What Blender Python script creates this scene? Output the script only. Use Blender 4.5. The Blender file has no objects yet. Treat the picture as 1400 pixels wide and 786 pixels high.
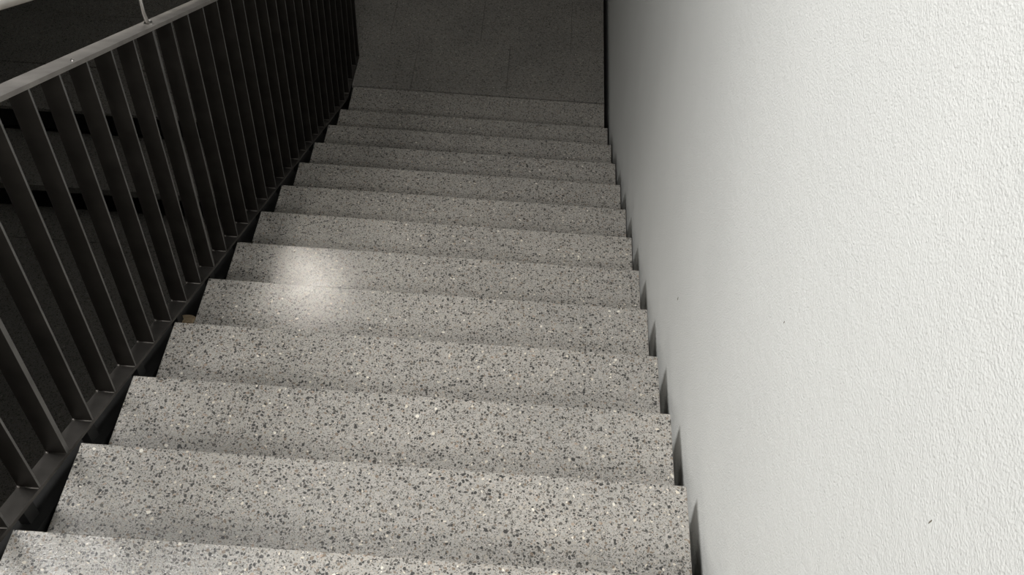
import bpy, bmesh, math, random
from mathutils import Matrix, Vector
random.seed(4)
C = bpy.context.scene.collection
S = 1.12
G, R, W = 0.28*S, 0.13374*S, 1.33206*S      # going, rise, tread length
SL = R/G
WALLX = W + 0.035

# ---------------------------------------------------------------- camera
f, cx, cy, cz, ya, pi_, ro = 1397.36, 0.92468*S, -0.60607*S, 1.69006*S, -0.00305, 0.854, 0.06907
fw = Vector((math.sin(ya)*math.cos(pi_), math.cos(ya)*math.cos(pi_), -math.sin(pi_)))
rt = Vector((math.cos(ya), -math.sin(ya), 0)); up = rt.cross(fw)
r2 = math.cos(ro)*rt + math.sin(ro)*up; u2 = -math.sin(ro)*rt + math.cos(ro)*up
M = Matrix((r2, u2, -fw)).transposed().to_4x4(); M.translation = (cx, cy, cz)
cd = bpy.data.cameras.new('camera'); cam = bpy.data.objects.new('camera', cd); C.objects.link(cam)
cam.matrix_world = M; cd.sensor_width = 36; cd.lens = f/1400*36; cd.clip_start = 0.02
bpy.context.scene.camera = cam

# ---------------------------------------------------------------- light
sc = bpy.context.scene
wd = bpy.data.worlds.new('world'); sc.world = wd; wd.use_nodes = True
bg = wd.node_tree.nodes['Background']; bg.inputs[0].default_value = (0.9, 0.93, 1, 1); bg.inputs[1].default_value = 0.0

def area(name, loc, target, sx, sy, power, col=(1, 1, 1), spread=180):
    l = bpy.data.lights.new(name, 'AREA'); l.shape = 'RECTANGLE'; l.size = sx; l.size_y = sy
    l.energy = power; l.color = col; l.spread = math.radians(spread)
    o = bpy.data.objects.new(name, l); C.objects.link(o); o.location = loc
    o.rotation_euler = (Vector(target)-Vector(loc)).to_track_quat('-Z', 'Y').to_euler()
    return o
# ceiling downlight of the upper landing, up and to the left behind the camera
LA = (-0.9, 1.1, 3.0); LT, LP = 0.70, -0.18
LD = (math.sin(LT)*math.cos(LP), math.sin(LP), -math.cos(LT)*math.cos(LP))
area('landing_light', LA, [a+b for a, b in zip(LA, LD)], 0.9, 0.9, 32, (1, 0.99, 0.97), 97)
# ceiling panel of the corridor behind the camera
area('corridor_light', (0.35, -2.1, 2.5), (0.6, 1.6, -0.6), 1.3, 0.8, 36, (1, 0.985, 0.95), 140)
# dim fill added to brighten far landing and wall; a brighter lamp mirrors in the treads
area('fill_light', (-0.80, 4.4, 1.46), (1.4, 4.0, 0.5), 0.8, 1.1, 13, (1, 0.98, 0.93), 180)
area('well_light', (-0.285, 3.62, 1.48), (0.33, 1.65, -0.85), 0.17, 0.38, 1.7, (1, 0.95, 0.86), 60)

vs = sc.view_settings; vs.view_transform = 'Standard'; vs.look = 'None'; vs.gamma = 1; vs.use_curve_mapping = False
vs.exposure = 0.0

# ---------------------------------------------------------------- materials
def mat(name):
    m = bpy.data.materials.new(name); m.use_nodes = True
    nt = m.node_tree; b = nt.nodes['Principled BSDF']; return m, nt, b
def node(nt, t, **k):
    n = nt.nodes.new(t)
    for a, v in k.items(): setattr(n, a, v)
    return n
def ramp(nt, fac, stops, interp='LINEAR'):
    n = nt.nodes.new('ShaderNodeValToRGB'); n.color_ramp.interpolation = interp
    e = n.color_ramp.elements
    while len(e) < len(stops): e.new(0.5)
    for i, (p, c) in enumerate(stops):
        e[i].position = p; e[i].color = (*c, 1) if len(c) == 3 else c
    nt.links.new(fac, n.inputs[0]); return n.outputs[0]
def mix(nt, fac, a, b):
    n = nt.nodes.new('ShaderNodeMix'); n.data_type = 'RGBA'
    if isinstance(fac, (int, float)): n.inputs[0].default_value = fac
    else: nt.links.new(fac, n.inputs[0])
    for s, v in ((6, a), (7, b)):
        if isinstance(v, tuple): n.inputs[s].default_value = (*v, 1)
        else: nt.links.new(v, n.inputs[s])
    return n.outputs[2]
def math_(nt, op, a, b=None):
    n = nt.nodes.new('ShaderNodeMath'); n.operation = op
    for i, v in enumerate((a, b)):
        if v is None: continue
        if isinstance(v, (int, float)): n.inputs[i].default_value = v
        else: nt.links.new(v, n.inputs[i])
    return n.outputs[0]

def terrazzo(name, tone=1.0, gloss=0.5, contrast=1.0):
    m, nt, b = mat(name); L = nt.links
    geo = node(nt, 'ShaderNodeNewGeometry')
    wn = node(nt, 'ShaderNodeTexNoise'); wn.inputs['Scale'].default_value = 70; wn.inputs['Detail'].default_value = 2
    L.new(geo.outputs['Position'], wn.inputs['Vector'])
    vm = node(nt, 'ShaderNodeVectorMath', operation='MULTIPLY_ADD')
    L.new(wn.outputs['Color'], vm.inputs[0]); vm.inputs[1].default_value = (0.011,)*3; L.new(geo.outputs['Position'], vm.inputs[2])
    base = mix(nt, 0.5, (0.43*tone, 0.42*tone, 0.395*tone), (0.40*tone, 0.392*tone, 0.37*tone))
    def chips(vec, scale, size, stops, base):
        v = node(nt, 'ShaderNodeTexVoronoi'); v.inputs['Scale'].default_value = scale
        L.new(vec, v.inputs['Vector'])
        sep = node(nt, 'ShaderNodeSeparateColor'); L.new(v.outputs['Color'], sep.inputs[0])
        sz = math_(nt, 'MULTIPLY_ADD', sep.outputs[1], size*0.75); sz.node.inputs[2].default_value = size*0.45
        d = math_(nt, 'LESS_THAN', v.outputs['Distance'], sz)
        col = ramp(nt, sep.outputs[0], stops, 'CONSTANT')
        rv = col.node
        fac = math_(nt, 'MULTIPLY', d, rv.outputs[1])
        return mix(nt, fac, base, col)
    t = tone
    k = contrast
    c1 = chips(vm.outputs[0], 300, 0.55, [(0, (.09*t, .085*t, .078*t, .88*k)), (.42, (.25*t, .23*t, .20*t, .8*k)), (.62, (.58*t, .54*t, .51*t, .8*k)), (.8, (.42*t, .37*t, .31*t, .8*k))], base)
    c2 = chips(vm.outputs[0], 122, 0.44, [(0, (.035*t, .035*t, .034*t, .95*k)), (.26, (.085*t, .078*t, .07*t, .9*k)), (.46, (.21*t, .16*t, .115*t, .85*k)), (.56, (.5*t, .46*t, .40*t, .7*k)), (.66, (.3, .3, .3, 0)), (.93, (.75*t, .70*t, .60*t, .9*k)), (.97, (.42*t, .28*t, .18*t, .5*k))], c1)
    big = node(nt, 'ShaderNodeMapping'); big.inputs['Location'].default_value = (3.1, 1.7, .4); L.new(vm.outputs[0], big.inputs[0])
    c3 = chips(big.outputs[0], 62, 0.26, [(0, (.04*t, .04*t, .04*t, .95*k)), (.13, (.3, .3, .3, 0)), (.93, (.85*t, .82*t, .74*t, .95*k)), (.975, (.3, .3, .3, 0))], c2)
    n2 = node(nt, 'ShaderNodeTexNoise'); n2.inputs['Scale'].default_value = 3.2; n2.inputs['Detail'].default_value = 4
    L.new(geo.outputs['Position'], n2.inputs['Vector'])
    st = ramp(nt, n2.outputs[0], [(0.3, (.88, .87, .86)), (0.7, (1.06, 1.04, 1.02))])
    mm = node(nt, 'ShaderNodeMix', data_type='RGBA', blend_type='MULTIPLY'); mm.inputs[0].default_value = 1
    L.new(c3, mm.inputs[6]); L.new(st, mm.inputs[7]); L.new(mm.outputs[2], b.inputs['Base Color'])
    b.inputs['Roughness'].default_value = 0.42
    b.inputs['Coat Weight'].default_value = gloss; b.inputs['Coat Roughness'].default_value = 0.09
    bn = node(nt, 'ShaderNodeTexNoise'); bn.inputs['Scale'].default_value = 210; bn.inputs['Detail'].default_value = 2
    L.new(geo.outputs['Position'], bn.inputs['Vector'])
    bp = node(nt, 'ShaderNodeBump'); bp.inputs['Strength'].default_value = 0.3; bp.inputs['Distance'].default_value = 0.0014
    L.new(bn.outputs[0], bp.inputs['Height']); L.new(bp.outputs[0], b.inputs['Coat Normal']); L.new(bp.outputs[0], b.inputs['Normal'])
    return m

def plaster(name, col):
    m, nt, b = mat(name); L = nt.links
    geo = node(nt, 'ShaderNodeNewGeometry')
    a = node(nt, 'ShaderNodeTexNoise'); a.inputs['Scale'].default_value = 230; a.inputs['Detail'].default_value = 3; a.inputs['Roughness'].default_value = .55
    c = node(nt, 'ShaderNodeTexNoise'); c.inputs['Scale'].default_value = 45; c.inputs['Detail'].default_value = 2
    for n in (a, c): L.new(geo.outputs['Position'], n.inputs['Vector'])
    h = math_(nt, 'MULTIPLY_ADD', c.outputs[0], 0.6); L.new(a.outputs[0], h.node.inputs[2])
    bp = node(nt, 'ShaderNodeBump'); bp.inputs['Strength'].default_value = 1.0; bp.inputs['Distance'].default_value = 0.0028
    L.new(h, bp.inputs['Height']); L.new(bp.outputs[0], b.inputs['Normal'])
    n2 = node(nt, 'ShaderNodeTexNoise'); n2.inputs['Scale'].default_value = 2.5; n2.inputs['Detail'].default_value = 3
    L.new(geo.outputs['Position'], n2.inputs['Vector'])
    L.new(ramp(nt, n2.outputs[0], [(0.3, tuple(x*.96 for x in col)), (0.7, col)]), b.inputs['Base Color'])
    b.inputs['Roughness'].default_value = 0.6
    return m

def steel(name, col, rough, metallic=0.6, spec=0.5):
    m, nt, b = mat(name); L = nt.links
    tc = node(nt, 'ShaderNodeNewGeometry')
    n = node(nt, 'ShaderNodeTexNoise'); n.inputs['Scale'].default_value = 14; n.inputs['Detail'].default_value = 5
    L.new(tc.outputs['Position'], n.inputs['Vector'])
    L.new(ramp(nt, n.outputs[0], [(0.3, tuple(x*.8 for x in col)), (0.7, tuple(x*1.2 for x in col))]), b.inputs['Base Color'])
    b.inputs['Roughness'].default_value = rough; b.inputs['Metallic'].default_value = metallic
    return m

def plain(name, col, rough=.6):
    m, nt, b = mat(name); L = nt.links
    tc = node(nt, 'ShaderNodeNewGeometry')
    n = node(nt, 'ShaderNodeTexNoise'); n.inputs['Scale'].default_value = 60; n.inputs['Detail'].default_value = 4
    L.new(tc.outputs['Position'], n.inputs['Vector'])
    L.new(ramp(nt, n.outputs[0], [(0.3, tuple(x*.75 for x in col)), (0.7, tuple(x*1.15 for x in col))]), b.inputs['Base Color'])
    b.inputs['Roughness'].default_value = rough
    return m

M_TREAD = terrazzo('tread_terrazzo', 1.0, 0.42)
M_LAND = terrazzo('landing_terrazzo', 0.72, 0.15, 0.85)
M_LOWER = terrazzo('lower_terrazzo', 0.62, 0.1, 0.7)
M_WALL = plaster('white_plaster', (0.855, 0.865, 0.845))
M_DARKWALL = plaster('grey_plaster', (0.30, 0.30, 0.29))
M_RAIL = steel('gunmetal_rail', (0.22, 0.205, 0.19), 0.45, 0.75)
M_BAR = steel('gunmetal_bar', (0.048, 0.043, 0.038), 0.5, 0.6)
M_TOP_LIT = steel('top_rail_steel_lit', (0.36, 0.34, 0.32), 0.5, 0.7)  # same steel as the other rails, lightened for the lamp reflection on top
M_EDGE_LIT = steel('bar_edge_lit', (0.19, 0.185, 0.18), 0.5, 0.6)
M_FOOT = steel('bottom_rail_steel', (0.12, 0.112, 0.104), 0.5, 0.7)
M_STRING = steel('dark_string', (0.03, 0.03, 0.03), 0.6, 0.3)
M_STAIN = steel('stainless', (0.55, 0.53, 0.51), 0.3, 1.0)
M_JOINT = plain('dark_joint', (0.02, 0.02, 0.018), .9)
M_WOOD = plain('tan_wood', (0.44, 0.34, 0.22), .6)

# ---------------------------------------------------------------- helpers
def finish(name, bm, m, parent=None, smooth=False, kind=None):
    bmesh.ops.recalc_face_normals(bm, faces=bm.faces)
    me = bpy.data.meshes.new(name); bm.to_mesh(me); bm.free(); me.materials.append(m)
    for p in me.polygons: p.use_smooth = smooth
    o = bpy.data.objects.new(name, me); C.objects.link(o)
    if parent: o.parent = parent
    if kind: o['kind'] = kind
    return o
def box(bm, x0, x1, y0, y1, z0, z1, bev=0):
    v = [bm.verts.new(p) for p in ((x0,y0,z0),(x1,y0,z0),(x1,y1,z0),(x0,y1,z0),(x0,y0,z1),(x1,y0,z1),(x1,y1,z1),(x0,y1,z1))]
    for q in ((0,3,2,1),(4,5,6,7),(0,1,5,4),(1,2,6,5),(2,3,7,6),(3,0,4,7)): bm.faces.new([v[i] for i in q])
    if bev:
        bmesh.ops.bevel(bm, geom=[e for e in bm.edges if all(w in v for w in e.verts)], offset=bev, segments=2, affect='EDGES', profile=.5)
def prism(bm, prof, x0, x1):
    """profile of (y, z) points extruded in x"""
    a = [bm.verts.new((x0, y, z)) for y, z in prof]; b = [bm.verts.new((x1, y, z)) for y, z in prof]
    bm.faces.new(a); bm.faces.new(b[::-1]); n = len(prof)
    for i in range(n): bm.faces.new((a[i], b[i], b[(i+1) % n], a[(i+1) % n]))
def tube(bm, pts, rad, n=14):
    pts = [Vector(p) for p in pts]; rings = []
    for i, p in enumerate(pts):
        d = (pts[min(i+1, len(pts)-1)]-pts[max(i-1, 0)]).normalized()
        ref = Vector((1, 0, 0)) if abs(d.x) < .9 else Vector((0, 1, 0))
        a = d.cross(ref).normalized(); b = d.cross(a)
        rings.append([bm.verts.new(p+rad*(math.cos(t)*a+math.sin(t)*b)) for t in [2*math.pi*k/n for k in range(n)]])
    for q, s in zip(rings, rings[1:]):
        for k in range(n): bm.faces.new((q[k], q[(k+1) % n], s[(k+1) % n], s[k]))
    bm.faces.new(rings[0][::-1]); bm.faces.new(rings[-1])
def empty(name, loc, **k):
    o = bpy.data.objects.new(name, None); C.objects.link(o); o.location = loc
    for a, v in k.items(): o[a] = v
    return o
def child(o, root):
    o.parent = root; o.matrix_parent_inverse = Matrix.Translation(-root.location)
    return o

NT = 13
ZL = -NT*R                      # level of the half landing
# ---------------------------------------------------------------- structure
bm = bmesh.new(); box(bm, WALLX, WALLX+.2, -2.5, 6.6, -4.6, 3.4)
wr = finish('wall_right', bm, M_WALL, kind='structure')
def dent(y, z, sy, sz, ang):
    bm = bmesh.new(); n = 10
    cen = bm.verts.new((WALLX-0.0012, y, z)); ring = []
    for i in range(n):
        t = 2*math.pi*i/n; a = sy*math.cos(t)*(1+.25*math.sin(3*t)); b = sz*math.sin(t)
        ring.append(bm.verts.new((WALLX+.0005, y+a*math.cos(ang)-b*math.sin(ang), z+a*math.sin(ang)+b*math.cos(ang))))
    for i in range(n): bm.faces.new((cen, ring[i], ring[(i+1) % n]))
    o = finish('scuff_mark', bm, M_SCUFF, wr, True); return o
M_SCUFF = plain('scuff_grey', (0.22, 0.20, 0.16), .8)
dent(1.333, -.413, .005, .013, .1); dent(.514, .482, .002, .006, .2); dent(-.089, .863, .0015, .009, .15)

YF = 6.4; XL = -2.75
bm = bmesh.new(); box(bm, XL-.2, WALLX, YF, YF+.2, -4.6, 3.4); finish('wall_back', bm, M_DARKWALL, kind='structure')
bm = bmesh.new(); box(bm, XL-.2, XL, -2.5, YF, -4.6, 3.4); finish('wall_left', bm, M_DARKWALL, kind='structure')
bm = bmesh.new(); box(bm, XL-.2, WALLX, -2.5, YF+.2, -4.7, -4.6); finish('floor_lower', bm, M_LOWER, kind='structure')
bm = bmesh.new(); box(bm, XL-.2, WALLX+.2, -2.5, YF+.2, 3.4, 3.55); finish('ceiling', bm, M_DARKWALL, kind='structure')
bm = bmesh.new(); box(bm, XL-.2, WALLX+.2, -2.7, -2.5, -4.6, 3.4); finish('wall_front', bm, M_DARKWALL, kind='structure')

# half landing: slab with terrazzo slabs laid on it, open joints between
YJ = 13.28*G
YE = 14.3*G
land = empty('floor_landing', (0, YJ, ZL), kind='structure')
XB = -0.34                         # inner side of the lower flight
bm = bmesh.new()
box(bm, XB, W, YE, YF, ZL-.2, ZL-.022)
box(bm, XL, XB, 12.2*G, YF, ZL-.2, ZL-.022)
box(bm, -.012, W, 13.04*G, YE, ZL-.2, ZL-.022)
child(finish('landing_slab', bm, M_JOINT), land)
rows = [YJ+.007]
while rows[-1] < YF: rows.append(rows[-1]+1.66*G)
def tile(x0, x1, y0, y1, dz=0):
    bm = bmesh.new(); box(bm, x0, x1, y0, y1, ZL-.022, ZL+dz, .0012)
    child(finish('tile', bm, M_LAND), land)
for ri, (a, b) in enumerate(zip(rows, rows[1:])):
    b = min(b-.0025, YF-.005)
    off = [0.30, 0.13][ri % 2]
    xs = [XL+.004]; x = off*S
    cuts = sorted([off*S+.57*k for k in range(-6, 4)])
    cuts = [c for c in cuts if XL+.1 < c < W-.12]
    ed = [XL+.004]+cuts+[W]
    for x0, x1 in zip(ed, ed[1:]):
        x1 = x1-.0012 if x1 != W else W
        if ri == 0:                # the stair well cuts into this row up to YE
            if x1 <= XB: tile(x0, x1, a, b)
            elif x0 >= -.013: tile(x0, x1, a, b)
            elif x0 < XB < x1:
                tile(x0, XB, a, b); tile(XB, min(x1, -.013), YE, b)
                if x1 > -.013: tile(-.013, x1, a, b)
            elif x0 < -.013:
                tile(x0, min(x1, -.013), YE, b)
                if x1 > 0.0: tile(-.013, x1, a, b)
        else: tile(x0, x1, a, b, random.uniform(-.0004, .0004))
for x0, x1 in ((XL+.004, -1.6), (-1.598, XB)):
    tile(x0, x1, 12.0*G, YJ-.003)

# ---------------------------------------------------------------- upper staircase
st = empty('staircase', (W/2, 0, 0), label='straight flight of speckled grey terrazzo slab steps leading down beside the white wall', category='stairs')
TH = 0.032
bm = bmesh.new(); box(bm, 0, W, -G-.118, 0, -TH, 0, .0022)
tr0 = bm; me_bev = None
tread0 = finish('tread', tr0, M_TREAD); child(tread0, st); tread0.location = (0, G, -R)
for k in range(2, NT+1):
    o = tread0.copy(); C.objects.link(o); o.location = (random.uniform(-.0015, .0015), k*G if k < NT else k*G, -k*R)
bm = bmesh.new(); box(bm, 0, W, -.118, -.096, 0, R-TH-.0005, .001)
ri0 = finish('riser', bm, M_TREAD); child(ri0, st); ri0.location = (0, G, -2*R+.0005)
for k in range(2, NT):
    o = ri0.copy(); C.objects.link(o); o.location = (0, k*G, -(k+1)*R+.0005)
# short closing slab between the last step and the landing joint
bm = bmesh.new(); box(bm, 0, W, NT*G+.0005, YJ-.007, ZL-.022, ZL-.0008); child(finish('landing_strip', bm, M_TREAD), st)
# top landing at the head of the flight
top = bmesh.new(); box(top, -.6, W, -2.5, -.002, -.2, 0, .002); finish('floor', top, M_TREAD, kind='structure')
# steel strings
def slope(y): return -y*SL
def sloped(bm, x0, x1, y0, y1, zt, zb):
    prism(bm, [(y0, slope(y0)+zt), (y1, slope(y1)+zt), (y1, slope(y1)+zb), (y0, slope(y0)+zb)], x0, x1)
bm = bmesh.new(); sloped(bm, -.074, -.009, -.0, 13.0*G, -.095, -.30); finish('left_stringer_1', bm, M_STRING, kind='structure')  # left string of the stair, under the railing
bm = bmesh.new(); sloped(bm, W-.28, W-.20, -.0, 13.0*G, -.215, -.40); child(finish('stringer', bm, M_STRING), st)
for k in range(1, NT+1):                 # lugs that carry the slabs on the string
    bm = bmesh.new(); box(bm, -.008, .06, k*G-.22, k*G-.10, -k*R-TH-.012, -k*R-TH)
    child(finish('bracket', bm, M_STRING), st)

# ---------------------------------------------------------------- lower flight
lo = empty('staircase', ((XL+XB)/2, 12*G, ZL), label='dark lower steps and platform seen through the railing bars on the left', category='stairs')
G2, R2 = 0.40*S, 0.150*S
YSEAM = 3.07
ys = [12.0*G-G2*i for i in range(0, 7)]
for i in (1, 2):
    bm = bmesh.new(); box(bm, XL+.01, XB, ys[i] if i == 1 else YSEAM+.002, ys[i-1]+.00, ZL-i*R2-.045, ZL-i*R2, .002)
    child(finish('tread', bm, M_LOWER), lo)
for a, b in ((.9, YSEAM-.002), (-.8, .898)):      # level slabs in front of the two steps
    bm = bmesh.new(); box(bm, XL+.01, XB, a, b, ZL-2*R2-.05, ZL-2*R2, .002)
    child(finish('platform', bm, M_LOWER), lo)
for x in (XB-.2, XL+.3):
    bm = bmesh.new(); prism(bm, [(ys[0], ZL-.25), (YSEAM, ZL-2*R2-.06), (YSEAM, ZL-2*R2-.3), (ys[0], ZL-.5)], x, x+.06)
    child(finish('stringer', bm, M_STRING), lo)

# ---------------------------------------------------------------- unseen upper flight on the left, added to shade the lower steps
bm = bmesh.new()
prism(bm, [(-.2, -.2), (-.2, 0), (0, 0), (12*G, 12*SL*G), (YF, 12*SL*G), (YF, 12*SL*G-.2), (12.2*G, 12*SL*G-.2), (.25, -.2+.25*SL)], XL, XB)
prism(bm, [(13.3*G, 12*SL*G), (YF, 12*SL*G), (YF, 12*SL*G-.2), (13.3*G, 12*SL*G-.2)], XB, W)
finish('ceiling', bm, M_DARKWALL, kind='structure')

# ---------------------------------------------------------------- railing
XR = -0.01633*S; BW = 0.046*S                     # stair-side face, bar width
ZB, ZT = -0.00917*S, 0.86539*S
PIT, PH = 0.12059*S, 0.89455*S
YK = NT*G                                        # where the rail levels out
def base(y): return slope(min(y, YK))
rl = empty('stair_railing', (XR-BW/2, 0, ZB), label='dark gunmetal railing of flat upright bars along the open left side of the steps', category='railing')
def band(name, zt, zb, m, y0=-.35, y1=YE):
    bm = bmesh.new()
    y0_ = 0
    prism(bm, [(y0, slope(y0)+zt), (YK, slope(YK)+zt), (y1, slope(YK)+zt), (y1, slope(YK)+zb), (YK, slope(YK)+zb), (y0, slope(y0)+zb)], XR-BW, XR)
    bmesh.ops.bevel(bm, geom=list(bm.edges), offset=.0010, segments=1, affect='EDGES')
    return child(finish(name, bm, m), rl)
band('top_rail', ZT+.0125, ZT, M_TOP_LIT)
band('bottom_rail', ZB, ZB-.012, M_FOOT)
def bar(y, t):
    bm = bmesh.new()
    z0, z1 = base(y)+ZB, base(y)+ZT
    v = box(bm, XR-BW, XR-.0008, y-t/2, y+t/2, z0-.001, z1+.001, .0008)
    o = finish('baluster', bm, M_BAR); o.data.materials.append(M_EDGE_LIT)   # lighter colour stands in for the lit edge towards the steps
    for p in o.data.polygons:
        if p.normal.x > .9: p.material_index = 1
    return child(o, rl)
def weld(y, t):
    bm = bmesh.new(); z = base(y)+ZB
    tube(bm, [(XR-BW+.001, y-t/2-.001, z+.0015), (XR-.002, y-t/2-.001, z+.0015)], .0028, 8)
    tube(bm, [(XR-BW-.001, y-t/2-.002, z+.003), (XR-BW+.007, y-t/2-.002, z+.003)], .005, 8)
    return bm
for k in range(-9, 26):
    y = PH+k*PIT
    if y > YE-.04: break
    t = .015 if k in (-3, 5) else .0075
    b_ = bar(y, t)
    o = finish('weld', weld(y, t), M_RAIL, None, True); o.parent = b_
bm = bmesh.new(); box(bm, XR-BW, XR, YE-.016, YE, ZL+ZB-.2, ZL+ZT, .001); child(finish('end_post', bm, M_BAR), rl)
for k in range(0, 13):
    y = .1+k*G; bm = bmesh.new(); prism(bm, [(y-.02, slope(y-.02)-.095), (y+.02, slope(y+.02)-.095), (y+.02, slope(y+.02)+ZB-.012), (y-.02, slope(y-.02)+ZB-.012)], XR-BW/2-.012, XR-BW/2+.012)
    child(finish('rail_foot', bm, M_STRING), rl)
# stainless handrail on thin stems
HX, HZ, HR = XR-BW/2-.004, 1.052*S, .0235
bm = bmesh.new(); tube(bm, [(HX, -.35, slope(-.35)+HZ), (HX, YK, slope(YK)+HZ), (HX, YE, ZL+HZ)], HR, 24)
hr = child(finish('handrail', bm, M_STAIN, None, True), rl)
for i in range(-1, 3):
    y = 1.53*S+i*8*PIT
    zt = slope(y)+ZT+.0125
    bm = bmesh.new()
    tube(bm, [(HX+.004, y, zt-.001), (HX+.002, y-.003, zt+.015), (HX, y-.006, zt+.04), (HX, y-.006, slope(y)+HZ-HR+.006)], .0062, 12)
    s_ = child(finish('handrail_stem', bm, M_STAIN, None, True), rl)
    bm = bmesh.new(); tube(bm, [(HX+.004, y, zt-.001), (HX+.004, y-.0009, zt+.0035)], .0125, 16)
    o = finish('stem_collar', bm, M_STAIN, None, True); o.parent = s_
y = 1.10*S
bm = bmesh.new(); tube(bm, [(XR-.013, y, slope(y)+ZT+.011), (XR-.013, y-.001, slope(y)+ZT+.0155)], .0042, 10)
child(finish('screw_head', bm, M_STAIN, None, True), rl)

# ---------------------------------------------------------------- small scrap beside the fourth step
bm = bmesh.new(); n = 12
prof = [(-.052, -.02), (-.001, -.02), (-.001, .018)] + [(-.0265+.0255*math.cos(t), .018+.014*math.sin(t)) for t in [math.pi*i/8 for i in range(1, 8)]] + [(-.052, .018)]
yc = 1.378
lo_ = [bm.verts.new((x, yc+yy, slope(yc+yy)-.095)) for x, yy in prof]
hi = [bm.verts.new((x, yc+yy, slope(yc+yy)-.081)) for x, yy in prof]
bm.faces.new(lo_[::-1]); bm.faces.new(hi)
for i in range(len(prof)): bm.faces.new((lo_[i], lo_[(i+1) % len(prof)], hi[(i+1) % len(prof)], hi[i]))
bmesh.ops.bevel(bm, geom=list(bm.edges), offset=.003, segments=2, affect='EDGES')
sh = finish('wood_scrap', bm, M_WOOD)
sh['label'] = 'small rounded tan scrap lying between the railing foot and the step ends'; sh['category'] = 'scrap'
